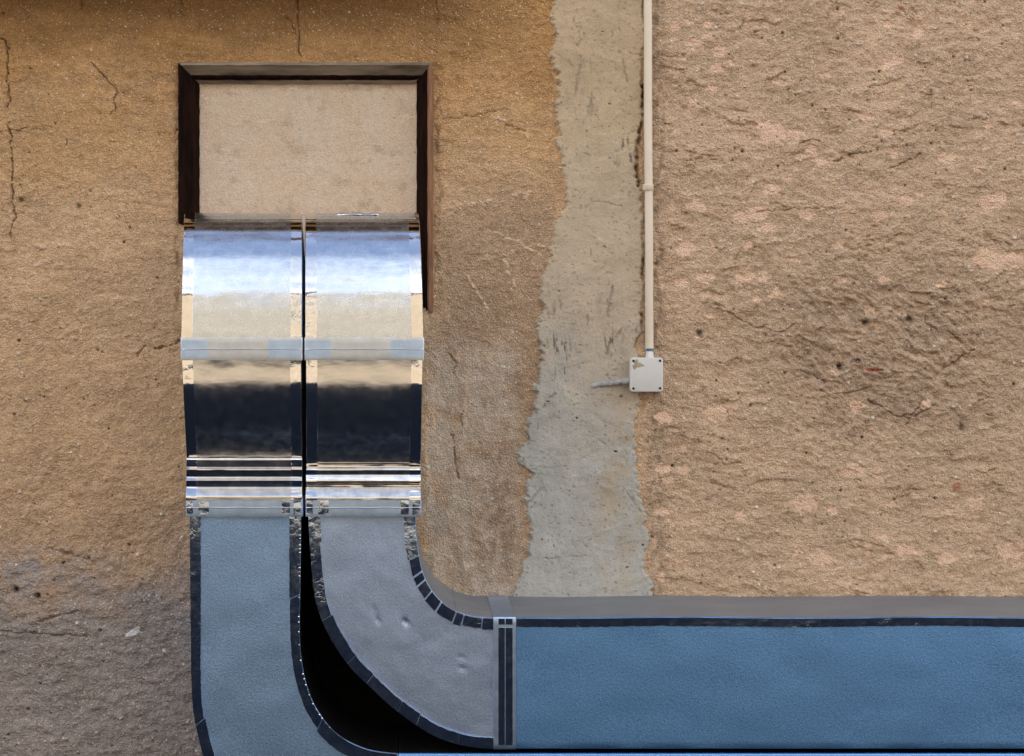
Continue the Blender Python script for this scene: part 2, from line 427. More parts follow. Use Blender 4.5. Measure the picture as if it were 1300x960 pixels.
def stamp(F, U0, V0, du, cx, cy, r, fn):
    i0 = int((cx - r*3 - U0) / du); i1 = int((cx + r*3 - U0) / du) + 2
    j0 = int((cy - r*3 - V0) / du); j1 = int((cy + r*3 - V0) / du) + 2
    if i1 < 1 or j1 < 1 or i0 >= F[0].shape[1] or j0 >= F[0].shape[0]: return
    sl = (slice(max(j0, 0), j1), slice(max(i0, 0), i1))
    fn(sl)

def wall_fields(u, v, du):
    """relief in millimetres (outwards +) and pigment of the old render"""
    right = sstep(790, 840, u)
    lowleft = sstep(560, 760, v + .12 * u + 60 * fbm(u / 120, v / 90, 3, 5)) * sstep(420, 200, u)
    smoothR = sstep(675, 640, u) * sstep(525, 545, u) * sstep(395, 470, v + 25 * gnoise(u / 40, v / 40, 8))
    scar = np.clip(gauss(u, v, 1130, 440, 150, 110) * 1.5 + .25 * fbm(u/50, v/50, 3, 9), 0, 1)
    big = fbm(u / 190, v / 150, 3, 1)
    med = fbm(u / 36, v / 26, 4, 2)
    tilt = v + .12 * u
    trow = fbm(u / 48 + .6 * med, tilt / 13 + .5 * med, 4, 3, .55)
    trow2 = fbm(u / 60 + .5 * med, (v - .22 * u) / 8, 3, 4, .55)
    grit = fbm(u / 6.2, v / 6.2, 3, 6, .7)
    coarse = fbm(u / 13, v / 11, 3, 7, .6)
    warp = fbm(u / 45, v / 45, 2, 12)
    gou = fbm((u + .9 * v) / 34 + 1.6 * warp, (v - .7 * u) / 12 + 1.6 * warp, 4, 13, .6)
    ridg = 1 - np.abs(trow2) * 2.4
    h = 5 * big + 2.2 * med * (1 - .4 * smoothR) + (.9 + .7 * right) * trow + .7 * right * np.clip(ridg, -.5, 1) * sstep(-.1, .3, warp + .1)
    h += (1.2 - .95 * smoothR) * grit + (1.5 + .9 * right + .9 * lowleft - .6 * smoothR) * coarse
    # ledges: scraped skins lying over each other, with a lip and an undercut line below it
    lg = fbm(u / 85 + .5 * warp, (v + .14 * u) / 26 + .6 * warp, 4, 16, .55)
    lgm = sstep(.0, .3, fbm(u / 60, v / 45, 3, 17)) * (.45 + .55 * right) * (1 - .7 * smoothR)
    h += 2.4 * lgm * sstep(-.035, .02, -lg)
    lgl = lgm * np.exp(-((lg - .012) / .022) ** 2) * sstep(-.2, .25, gnoise(u / 9, v / 9, 18))
    h += scar * (6.0 * gou + 1.6 * coarse) - 3.5 * scar
    h += smoothR * (2.6 * fbm(u / 26, v / 60, 4, 15) + 1.6 * np.clip(1 - 5 * np.abs(fbm(u / 40, v / 60, 4, 19)), 0, 1))
    h += lowleft * 3.2 * fbm(u / 24, v / 15, 3, 14)
    # ---- pigment
    ochre = lin(174, 132, 74); tan = lin(186, 155, 116); rgt = lin(184, 158, 128); gry = lin(140, 128, 114); pale = lin(178, 165, 146)
    c = np.empty(u.shape + (3,))
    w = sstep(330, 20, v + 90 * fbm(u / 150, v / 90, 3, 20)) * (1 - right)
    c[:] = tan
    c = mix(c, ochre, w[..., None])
    c = mix(c, lin(162, 136, 106), (sstep(240, 330, v + .05*u + 30 * fbm(u/60, v/60, 3, 26)) * sstep(540, 580, u) * sstep(720, 690, u))[..., None])
    c = mix(c, rgt, right[..., None])
    c = mix(c, lin(165, 138, 110), (lowleft * .8)[..., None])
    dg = sstep(705, 815, v + .1 * u + 70 * fbm(u / 70, v / 50, 4, 22)) * sstep(420, 240, u)
    c = mix(c, lin(128, 127, 126), (dg * .8)[..., None])
    c = mix(c, pale, (smoothR * np.clip(.75 + 1.2 * fbm(u / 26, v / 40, 3, 23), 0, 1))[..., None])
    br = smoothR * gauss(u, v, 638, 660, 32, 90) * np.clip(.6 + 1.6 * fbm(u/14, v/14, 3, 27), 0, 1)
    c = mix(c, lin(134, 116, 94), br[..., None])
    c = mix(c, lin(158, 136, 112), (scar * .75)[..., None])
    # browner tone that follows the trowel hollows, and cloudy variation
    hol = sstep(.08, .45, -trow - .6 * (1 - right) * .3 + .3 * coarse) * (.25 + .25 * right)
    c = mix(c, lin(140, 108, 70), (hol * .7)[..., None])
    hi = sstep(.12, .5, trow2 + .4 * med) * right
    c = mix(c, lin(196, 170, 140), (hi * .5)[..., None])
    c = mix(c, lin(116, 80, 44), (lgl * .55)[..., None]); h -= 1.2 * lgl  # shadow lines under the ledges, painted brown
    var = 1 + .22 * fbm(u / 90, v / 70, 4, 24) + .20 * coarse + .26 * grit
    c = c * var[..., None]
    top_shade = sstep(110, -10, v + 45 * fbm(u / 60, v / 30, 4, 28) - .02 * u) * sstep(720, 560, u)  # darkening along the top left, shade painted into the pigment
    c = mix(c, lin(92, 66, 34), (top_shade * .55)[..., None])
    grime = gauss(u, v, 190, 110, 150, 60) * np.clip(.2 + 1.5 * fbm(u / 24, v / 20, 4, 29), 0, 1) * .5
    c = mix(c, lin(112, 86, 54), grime[..., None])
    dot = sstep(.42, .62, fbm(u / 5, v / 5, 2, 30, .6)) * (.25 + .5 * gauss(u, v, 560, 220, 25, 150) + .3 * right)
    c = mix(c, lin(70, 58, 46), dot[..., None])
    # bluish cement dust lower left
    c = mix(c, lin(140, 145, 152), (.75 * gauss(u, v, 35, 730, 70, 30) * np.clip(.5 + 1.5 * fbm(u/30, v/20, 3, 33), 0, 1))[..., None])
    # darker mottled bands along the conduit and frame
    ed = gauss(u, 0, 834, 0, 11, 1) * np.clip(.35 + 1.6 * fbm(u / 9, v / 16, 4, 31), 0, 1)
    c = mix(c, lin(96, 84, 68), (ed * .7)[..., None])
    fr = np.maximum(sstep(6, 0, np.abs(u - 224)), sstep(9, 0, np.abs(u - 556))) * sstep(70, 90, v) * sstep(420, 380, v)
    c = mix(c, lin(98, 78, 52), (fr * np.clip(.3 + 1.8 * fbm(u / 8, v / 14, 3, 32), 0, 1) * .8)[..., None])
    # ---- pale pinkish chips where the skin has come off
    ju = u + 9 * fbm(u / 9, v / 9, 3, 35); jv = v + 7 * fbm(u / 9, v / 9, 3, 36)
    pm = np.zeros(u.shape)
    for (px, py, r) in PINK:
        U0, V0 = u[0, 0], v[0, 0]
        def fn(sl):
            pm[sl] = np.maximum(pm[sl], sstep(1.0, .78, np.hypot((ju[sl] - px) / (1.15 * r), (jv[sl] - py) / (r * .75))))
        stamp((pm,), U0, V0, du, px, py, r, fn)
    pm2 = sstep(.46, .56, fbm(u / 20, v / 12, 4, 37, .55)) * right * .55
    pm = np.maximum(pm, pm2)
    c = mix(c, lin(222, 178, 148), (pm * .95)[..., None])
    h = mix(h, h - 1.0 - 1.4 * coarse - .9 * grit, pm)
    # ---- streaks, cracks
    jit = 5.5 * fbm(u / 16, v / 16, 4, 40, .65)
    for (a, b) in STREAKS:
        d = polydist(u + 2 * jit, v + 2 * jit, [a, b])
        t = sstep(2.6, .6, d) * np.clip(.6 + 1.5 * gnoise(u / 10, v / 5, 41), 0, 1)
        c = mix(c, lin(208, 182, 152), (t * .9)[..., None]); h = h + 1.6 * t
    for (pts, wd, dp) in CRACKS:
        ju2, jv2 = u + jit, v + 4.5 * fbm(u / 13, v / 13, 3, 44, .65)
        d = polydist(ju2, jv2, pts)
        wv = wd * .5 * (1 + 1.3 * gnoise(u / 9, v / 9, 43)) - .8 * sstep(-.05, -.35, gnoise(u / 14, v / 14, 45))
        t = sstep(wv + .8, wv * .3, d)
        h = h - .8 * dp * t
        c = mix(c, c * .38, (t * .65)[..., None])
    for (pts, wd, dp) in [([(817,110),(813,150),(811,165),(807,190),(807,215),(810,234)], 3.6, 9), ([(816,330),(815,348)], 2.0, 6), ([(815,400),(811,420),(803,440)], 2.6, 7)]:
        d = polydist(u + .5 * jit, v, pts); t = sstep(wd + 1.2, wd * .4, d)
        h = h - dp * t; c = mix(c, lin(92, 74, 54), (t * .8)[..., None])
    # two nail holes lower left and small chips
    for (px, py, r, dp, col, k) in [(20,749,3.6,9,(40,22,12),.9),(48,757,3.6,9,(40,22,12),.9),(1108,469,0,0,(0,0,0),0),(168,803,0,0,(0,0,0),0),
                                 (1068,466,4,8,(60,45,30),.8),(1156,405,5,7,(70,50,30),.8),(1100,409,3.5,6,(50,40,30),.8),(889,423,4,5,(30,22,18),.8),
                                 (100,262,3,4,(50,38,25),.7),(27,254,3,4,(50,38,25),.7),(1222,543,4,5,(60,55,55),.7),(1090,458,3,5,(40,30,20),.8)]:
        if not r: continue
        t = gauss(u, v, px, py, r)
        h = h - dp * t; c = mix(c, lin(*col), np.clip(t * 1.4, 0, 1)[..., None] * k)
    ch = sstep(1.1, .8, np.hypot((ju - 170) / 11, (v + .45 * (u - 170) - 803) / 5))
    c = mix(c, lin(196, 200, 204), (ch * .9)[..., None]); h = h + 2 * ch
    rs = sstep(1.1, .6, np.hypot((u - 1110) / 13, (v - 470) / 2.6))
    c = mix(c, lin(150, 62, 30), (rs * .9)[..., None]); h = h - 4 * rs
    rs = sstep(1.1, .5, np.hypot((ju - 1214) / 9, (jv - 618) / 6))
    c = mix(c, lin(158, 104, 78), (rs * .8)[..., None])
    for (px, py) in [(1138,18),(1144,12),(1157,27),(1190,15),(1158,10)]:
        c = mix(c, lin(140, 62, 48), (gauss(ju, jv, px, py, 4, 2.5) * .7)[..., None])
    # ---- grit
    U0, V0 = u[0, 0], v[0, 0]
    for (px, py, r, q) in PEB:
        if q < .62 and px < 720 and py < 340 and (q * 997) % 1 < .75: continue
        if 820 > px > 240 and q > .35: continue
        def fn(sl):
            d = np.hypot(u[sl] - px, v[sl] - py)
            t = sstep(r * 1.05 + .5, r * .45, d)
            h[sl] = h[sl] + (1.4 if q < .62 else -2.2) * r * t
            col = lin(236, 226, 210) if q < .45 else lin(186, 160, 130) if q < .62 else lin(62, 50, 42)
            c[sl] = mix(c[sl], col, (t * (.9 if q < .8 else .7))[..., None])
        stamp((h,), U0, V0, du, px, py, r, fn)
    lum = (c @ np.array([.3, .5, .2]))[..., None]
    return h, np.clip(mix(c, lum, (.13 - .01 * right)[..., None]) * (1.32 + .03 * right)[..., None] * np.array([1.03, 1.0, 1.02]), .01, .86)

def strip_fields(u, v, m):
    h = 3.0 * fbm(u / 70, v / 90, 3, 51) + 1.3 * fbm(u / 28, v / 22, 4, 52) + .18 * fbm(u / 7, v / 7, 3, 53, .6)
    h += 1.0 * fbm(u / 14, v / 60, 3, 54) * sstep(200, 500, v)
    # overlapping trowel passes
    tp = fbm(u / 48 + .8 * gnoise(u / 60, v / 60, 48), (v + .35 * u) / 40, 3, 50, .5); h += .7 * sstep(-.04, .04, tp) + .4 * sstep(.16, .22, tp)
    tr = fbm((u + .3*v) / 60 + .4 * fbm(u / 50, v / 50, 2, 50), (v - .4 * u) / 24, 4, 55); h += .8 * np.clip(1 - 3 * np.abs(tr), 0, 1) * sstep(-.05, .3, fbm(u / 45, v / 45, 2, 49))
    rid = fbm(u / 17 + 1.5 * tr, v / 8 + .8 * tr, 5, 56, .72)
    pits = sstep(.30, .46, rid)
    h -= 1.2 * pits
    top = lin(184, 163, 134); mid = lin(184, 168, 146); bot = lin(172, 173, 170)
    t1 = sstep(60, 330, v + 60 * fbm(u / 60, v / 60, 3, 57)); t2 = sstep(330, 640, v - .35 * (u - 740) + 90 * fbm(u / 50, v / 70, 4, 58))
    c = np.empty(u.shape + (3,)); c[:] = top
    c = mix(c, mid, t1[..., None]); c = mix(c, bot, t2[..., None])
    c = mix(c, lin(172, 154, 126), (.8 * gauss(u, v, 790, 620, 45, 150) * np.clip(.5 + 1.3 * fbm(u/30, v/40, 3, 59), 0, 1))[..., None])
    blue = gauss(u, v, 690, 540, 40, 140) * np.clip(.5 + 1.4 * fbm(u / 26, v / 30, 3, 60), 0, 1)
    c = mix(c, lin(158, 162, 158), (blue * .8)[..., None])
    c = c * (1 + .14 * fbm(u / 45, v / 45, 4, 64) + .10 * fbm(u / 8, v / 8, 3, 65))[..., None]
    c = mix(c, lin(112, 105, 94), (pits * .55)[..., None])
    dk = sstep(.10, .34, fbm(u / 8, v / 30, 4, 66, .6)) * (gauss(u, v, 795, 200, 9, 45) + gauss(u, v, 715, 440, 7, 45) + gauss(u, v, 775, 420, 12, 45)
         + .6 * gauss(u, v, 705, 430, 10, 60) + .5 * gauss(u, v, 745, 110, 20, 40))
    dk = np.clip(dk * 1.6, 0, 1)
    c = mix(c, lin(84, 80, 74), (dk * .8)[..., None]); h -= 2.0 * dk
    jit = 5 * fbm(u / 12, v / 12, 4, 67, .65)
    for (pts, wd, dp) in [([(808,160),(800,168),(786,176)], 1.2, 4), ([(806,425),(816,402)], 1.3, 4), ([(690,708),(718,706)], 1.1, 4), ([(722,706),(758,706)], .7, 2),
                          ([(728,25),(736,50),(735,62)], 1.2, 3), ([(770,480),(775,440),(790,415)], 1.0, 3), ([(680,525),(705,500)], 1.6, 3),
                          ([(745,550),(766,562)], 1.2, 2), ([(792,620),(810,645),(818,655)], 1.1, 4), ([(790,75),(796,105)], 1.5, 3), ([(775,65),(815,70)], .8, 2),
                          ([(735,265),(760,255),(790,262)], .8, 1.5), ([(668,640),(690,618)], 1.0, 2), ([(660,565),(672,560)], 1.0, 3), ([(778,362),(770,400)], 1.6, 2)]:
        d = polydist(u + jit, v + jit, pts)
        wv = wd * .6 * (1 + 1.2 * gnoise(u / 7, v / 7, 46)) - 1.2 * sstep(0, -.3, gnoise(u / 10, v / 10, 47))
        t = sstep(wv + .8, wv * .3, d); h -= .6 * dp * t
        c = mix(c, c * .45, (t * .65)[..., None])
    sc = sstep(.46, .6, gnoise(u / 4.5, v / 3.6, 68)) * .6 * sstep(-.3, .2, gnoise(u / 30, v / 30, 69))
    c = mix(c, lin(110, 98, 82), sc[..., None])
    # the coat's edge: proud of the render, feathering to nothing just outside the outline
    e = sstep(-2.0, 3.5, m)
    lip = gauss(m, 0, 4, 0, 4, 1) * 1.2
    lum = (c @ np.array([.3, .5, .2]))[..., None]
    return h, np.clip(mix(c, lum, .05) * 1.12, .01, .8), e, lip

DU = 1.25
uu = np.arange(-60, 1362, DU); vv = np.arange(-60, 992, DU)
u, v = np.meshgrid(uu, vv)
H, C = wall_fields(u, v, DU)
H = H * 1.9
P = np.stack([(u - CX) * s, -H * .001, ZC + (CY - v) * s], -1)
uc = (u[:-1, :-1] + u[1:, 1:]) / 2; vc = (v[:-1, :-1] + v[1:, 1:]) / 2
hole = (uc > np.where(vc < 286, 231, 262)) & (uc < 546) & (vc > 85) & (vc < 391)
hid = (vc > 800) & (uc > 520)
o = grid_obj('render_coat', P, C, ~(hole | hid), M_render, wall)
# grey mortar strip
us = np.arange(630, 850, DU); vs = np.arange(-59, 775, DU)
u2, v2 = np.meshgrid(us, vs)
i0 = int(round((630 + 60) / DU)); j0 = int(round(1 / DU))
Hw = H[j0:j0 + len(vs), i0:i0 + len(us)]
mk = strip_mask(u2, v2)
hs, cs, e, lip = strip_fields(u2, v2, mk)
base = 9.5 * fbm(u2 / 190, v2 / 150, 3, 1) + 6.0
hs = hs * 1.7
Hs = np.where(e > 0, mix(Hw - 3.5, np.maximum(base + hs, Hw * .3 + base * .7 + 1.0) + lip, e), Hw - 3.5)
P2 = np.stack([(u2 - CX) * s, -Hs * .001, ZC + (CY - v2) * s], -1)
kp = (mk[:-1, :-1] > -5) & (mk[1:, 1:] > -5)
grid_obj('mortar_strip', P2, cs, kp, M_mortar, wall)
# window infill
ui = np.arange(240, 540, 1.5); vi = np.arange(94, 402, 1.5)
u3, v3 = np.meshgrid(ui, vi)
hi_ = 2.2 * fbm(u3 / 80, v3 / 60, 3, 71) + .9 * fbm(u3 / 22, v3 / 15, 4, 72) + .2 * fbm(u3 / 6, v3 / 6, 3, 73)
ci = np.empty(u3.shape + (3,)); ci[:] = lin(212, 189, 166)
ci = mix(ci, lin(214, 199, 182), np.clip(.5 + 1.6 * fbm(u3 / 50, v3 / 40, 4, 74), 0, 1)[..., None] * .6)
ci = mix(ci, lin(164, 136, 104), (sstep(.08, .45, fbm(u3 / 34, v3 / 26, 5, 75, .68)) * .42)[..., None])
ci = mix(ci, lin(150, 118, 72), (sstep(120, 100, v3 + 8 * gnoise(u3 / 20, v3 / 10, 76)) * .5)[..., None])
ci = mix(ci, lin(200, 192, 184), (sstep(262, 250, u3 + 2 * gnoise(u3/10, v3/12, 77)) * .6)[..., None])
ci = ci * (1 + .12 * fbm(u3 / 7, v3 / 7, 3, 78))[..., None]
tsp = sstep(.32, .5, fbm(u3 / 9, v3 / 4, 3, 79, .6)) * .5 * sstep(-.1, .3, fbm(u3 / 40, v3 / 30, 2, 80))
ci = mix(ci, lin(128, 104, 78), tsp[..., None]); hi_ -= 1.0 * tsp
P3 = np.stack([wx(u3, -.03), .03 - hi_ * .001, wz(v3, -.03)], -1)
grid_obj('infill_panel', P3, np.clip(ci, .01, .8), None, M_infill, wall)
# the rest of the house this wall belongs to (keeps the sun off the face)
M_far = noise_mat('render_far', tuple(lin(150, 122, 88)), tuple(lin(184, 152, 114)), 3.0, .93, bump=.6, bscale=50)
XL, XR = wx(-59), wx(1360)
ZT, ZB = wz(-59), wz(990)
box('upper_masonry', -14, 14, .004, 8, ZT - .01, 10.6, M_far, wall)
box('eave', -14.5, 14.5, -.9, 8.5, 10.601, 10.8, M_roof, wall)
box('side_masonry', -14, XL + .01, .004, 8, -.2, ZT - .012, M_far, wall)
box('side_masonry', XR - .01, 14, .004, 8, -.2, ZT - .012, M_far, wall)
box('base_masonry', XL + .012, XR - .012, .004, 8, -.2, ZB + .02, M_far, wall)
box('back_masonry', XL + .012, XR - .012, .12, 8, ZB + .022, ZT - .012, M_far, wall)
v_ = [(wx(520), .03, ZB), (XR, .03, ZB), (XR, .03, wz(800)), (wx(520), .03, wz(800))]
mesh_obj('lower_masonry', v_, [(0, 1, 2, 3)], M_far, wall, smooth=False)
M_gap_shade = noise_mat('gap_shade_black', (.003,.003,.003), (.007,.006,.006), 40.0, .95, bump=.5, bscale=150, spec=.05)  # black sheet added behind the ducts, standing in for the gap's shade
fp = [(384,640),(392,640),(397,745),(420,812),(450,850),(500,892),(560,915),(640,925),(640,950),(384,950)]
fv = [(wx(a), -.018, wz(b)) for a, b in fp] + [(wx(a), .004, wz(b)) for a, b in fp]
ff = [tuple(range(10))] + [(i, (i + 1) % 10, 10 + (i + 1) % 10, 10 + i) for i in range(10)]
mesh_obj('gap_shade_sheet', fv, ff, M_gap_shade, wall, smooth=False)
# unseen slab added above the left half to shade the top of the wall
M_slab = noise_mat('shade_slab_wood', (.03,.02,.012), (.07,.045,.028), 6.0, .85, bump=.4, bscale=40, stretch=(.3,3,3))
cn = thing('shade_slab', (wx(100), -.1, wz(-30)), 'added dark board out of view, shading the top left of the rendered wall', 'eave')
box('shade_board', wx(-800), wx(560), -.18, .02, wz(-31), wz(-50), M_slab, cn, .004)

# ---------------------------------------------------------------- blocked window's wooden frame
wf = thing('window_frame', (wx(389), 0, wz(240)), 'dark weathered wooden frame round the blocked window above the ducts', 'window frame')
FL, FR, FT, FB = 227.0, 550.0, 80.0, 395.0
PROF = [(0,-.05),(0,.010),(4,.013),(6,.006),(24,-.026),(24,-.055)]
def frame_piece(name, prof, kind, mat, parent, n=26, seed=0):
    vs_, fs = [], []
    k = len(prof)
    for i in range(n + 1):
        t = i / n
        for (o_, d) in prof:
            wob = .5 * math.sin(i * 1.7 + seed + o_ * .4) + .35 * math.sin(i * 3.1 + seed * 2)
            dd = d + .0012 * math.sin(i * 2.3 + o_)
            if kind == 'top': px = mix(FL + o_, FR - o_, t); py = FT + o_ + wob * .5
            elif kind == 'left': px = FL + o_ + wob * .5; py = mix(FT + o_, 284, t)
            else: px = FR - o_ + wob * .5; py = mix(FT + o_, FB + 2 - .35 * o_, t)
            vs_.append((wx(px), -dd, wz(py)))
    for i in range(n):
        for j in range(k - 1):
            a = i * k + j; q = (a, a + 1, a + k + 1, a + k)
            fs.append(q if kind in ('left',) else q[::-1])
    fs.append(tuple(range(k))); fs.append(tuple(range(n * k, n * k + k)))
    return mesh_obj(name, vs_, fs, mat, parent, smooth=True, sharp=25)
tr_ = frame_piece('top_rail', PROF, 'top', M_wood_grey, wf, seed=1)
frame_piece('lower_bead', [(15,-.012),(15,-.004),(17,-.003),(20,-.016),(20,-.03)], 'top', M_wood_dark, tr_, seed=3)
frame_piece('jamb', PROF, 'left', M_wood_dark, wf, seed=2)
jr = frame_piece('jamb', [(7.5,-.05),(7.5,.004),(9,.002),(21,-.026),(21,-.055)], 'right', M_wood_dark, wf, seed=4)
frame_piece('moulding', [(0,-.05),(0,.012),(1.5,.018),(5.5,.018),(7.3,.012),(7.3,-.04)], 'right', M_wood_brown, jr, seed=5)

# ---------------------------------------------------------------- ducts
DL = 0.265     # depth of the lower duct faces
def arr(a): return np.asarray(a, float)
def prof_normals(pd, pz):
    td, tz = np.gradient(pd), np.gradient(pz)
    L = np.hypot(td, tz) + 1e-12
    # path runs downwards; outward normal is to the front
    return -tz / L, td / L
def skin(name, pd, pz, xl, xr, mat, parent, back=None, lift=0.0, r=.006, M=18, amp=.0006, seed=0, nscale=.05, slim=None, stretch=1.0, sharp=55):
    """front skin swept down a (depth, height) path between left and right edges, with rounded arrises and side faces"""
    pd, pz = arr(pd), arr(pz)
    nd_, nz_ = prof_normals(pd, pz)
    n = len(pd); xl = np.broadcast_to(arr(xl), (n,)); xr = np.broadcast_to(arr(xr), (n,))
    rows = []
    fr = np.concatenate([[0, .015], np.linspace(.06, .94, max(M - 4, 2)), [.985, 1]]); M = len(fr)
    for i in range(n):
        row = []
        def pt(x, off):
            row.append((x, -(pd[i] + nd_[i] * off), pz[i] + nz_[i] * off))
        if back is not None:
            bd, bz = back[0][i], back[1][i]
            row.append((xl[i], -bd, bz)); 
        else:
            pt(xl[i], lift - (slim or .02))
        pt(xl[i], lift - r); pt(xl[i] + .3 * r, lift - .3 * r)
        xs = xl[i] + r + (xr[i] - xl[i] - 2 * r) * fr
        ns = amp * fbm(xs / (nscale * stretch) + seed, np.full(M, pz[i] / nscale + .3 * pd[i] / nscale), 3, seed)
        for x, q in zip(xs, ns): pt(x, lift + q)
        pt(xr[i] - .3 * r, lift - .3 * r); pt(xr[i], lift - r)
        if back is not None: row.append((xr[i], -bd, bz))
        else: pt(xr[i], lift - (slim or .02))
        rows.append(row)
    k = len(rows[0])
    vs_ = [p for row in rows for p in row]
    fs = []
    for i in range(n - 1):
        for j in range(k):
            a = i * k + j; b = i * k + (j + 1) % k
            fs.append((a, a + k, b + k, b))
    fs.append(tuple(range(k))); fs.append(tuple((n - 1) * k + j for j in range(k))[::-1])
    return mesh_obj(name, vs_, fs, mat, parent, sharp=sharp)

def tape(name, pd, pz, xa, xb, parent, lift=.0006, seed=0, mat=None, amp=.0006, M=6):
    return skin(name, pd, pz, xa, xb, mat or M_tape, parent, lift=lift, r=.0003, M=M, amp=amp, seed=seed, nscale=.018, slim=.004 + lift, sharp=25)

def smooth_path(pts, n):
    p = arr(pts); t = np.concatenate([[0], np.cumsum(np.hypot(*np.diff(p, axis=0).T))])
    tt = np.linspace(0, t[-1], n)
    # Catmull-Rom through the points
    out = []
    for q in tt:
        i = min(max(np.searchsorted(t, q) - 1, 0), len(p) - 2)
        f = (q - t[i]) / (t[i + 1] - t[i])
        p0 = p[max(i - 1, 0)]; p1 = p[i]; p2 = p[i + 1]; p3 = p[min(i + 2, len(p) - 1)]
        out.append(.5 * ((2 * p1) + (-p0 + p2) * f + (2 * p0 - 5 * p1 + 4 * p2 - p3) * f ** 2 + (-p0 + 3 * p1 - 3 * p2 + p3) * f ** 3))
    return np.array(out)

def sheet(name, inner, outer, d, mat, parent, back=.004, M=24, amp=.0008, seed=0, dents=(), r=.006, nscale=.06, lift=0, flank=None):
    """flat-fronted duct length: front face between two outline curves (world x, z), sides running back to the wall"""
    A, B = arr(inner), arr(outer); n = len(A)
    vs_, fs = [], []
    fr = np.linspace(0, 1, M)
    for i in range(n):
        w = B[i] - A[i]; L = np.hypot(*w); w = w / L
        row = [(A[i][0], -back, A[i][1]), (A[i][0], -(d - r), A[i][1])]
        q = A[i] + w * .3 * r; row.append((q[0], -(d - .3 * r), q[1]))
        for f in fr:
            q = A[i] + w * (r + (L - 2 * r) * f)
            z = amp * float(fbm(arr([q[0] / nscale]), arr([q[1] / nscale]), 3, seed)[0])
            for (dx, dz, dr, dp) in dents:
                z -= dp * math.exp(-((q[0] - dx) / dr) ** 2 - ((q[1] - dz) / dr) ** 2)
            row.append((q[0], -(d + z), q[1]))
        q = B[i] - w * .3 * r; row.append((q[0], -(d - .3 * r), q[1]))
        row += [(B[i][0], -(d - r), B[i][1]), (B[i][0], -back, B[i][1])]
        vs_ += row
    k = M + 6
    for i in range(n - 1):
        for j in range(k):
            a = i * k + j; b = i * k + (j + 1) % k
            fs.append((a, b, b + k, a + k))
    fs.append(tuple(range(k))); fs.append(tuple((n - 1) * k + j for j in range(k))[::-1])
    o = mesh_obj(name, vs_, fs, mat, parent, sharp=55)
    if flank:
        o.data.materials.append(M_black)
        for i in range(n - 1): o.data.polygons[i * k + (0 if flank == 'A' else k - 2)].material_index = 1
    return o

def to_world(pts, d): return np.column_stack([[wx(p[0], d) for p in pts], [wz(p[1], d) for p in pts]])

def bead(name, py, d, xa, xb, root):
    vs_, fs = [], []
    n, k = 24, 7
    for i in range(n + 1):
        for j in range(k):
            a = R(-90 + 180 * j / (k - 1)); rr = .0017
            vs_.append((wx(mix(xa, xb, i / n), d), -(d - .0004 + rr * math.cos(a)), wz(py, d) + rr * math.sin(a) + .0006 * math.sin(i * .9 + xa)))
    for i in range(n):
        for j in range(k - 1):
            a = i * k + j; fs.append((a, a + k, a + k + 1, a + 1))
    fs.append(tuple(range(k))); fs.append(tuple(n * k + j for j in range(k))[::-1])
    return mesh_obj(name, vs_, fs, M_tape, root)

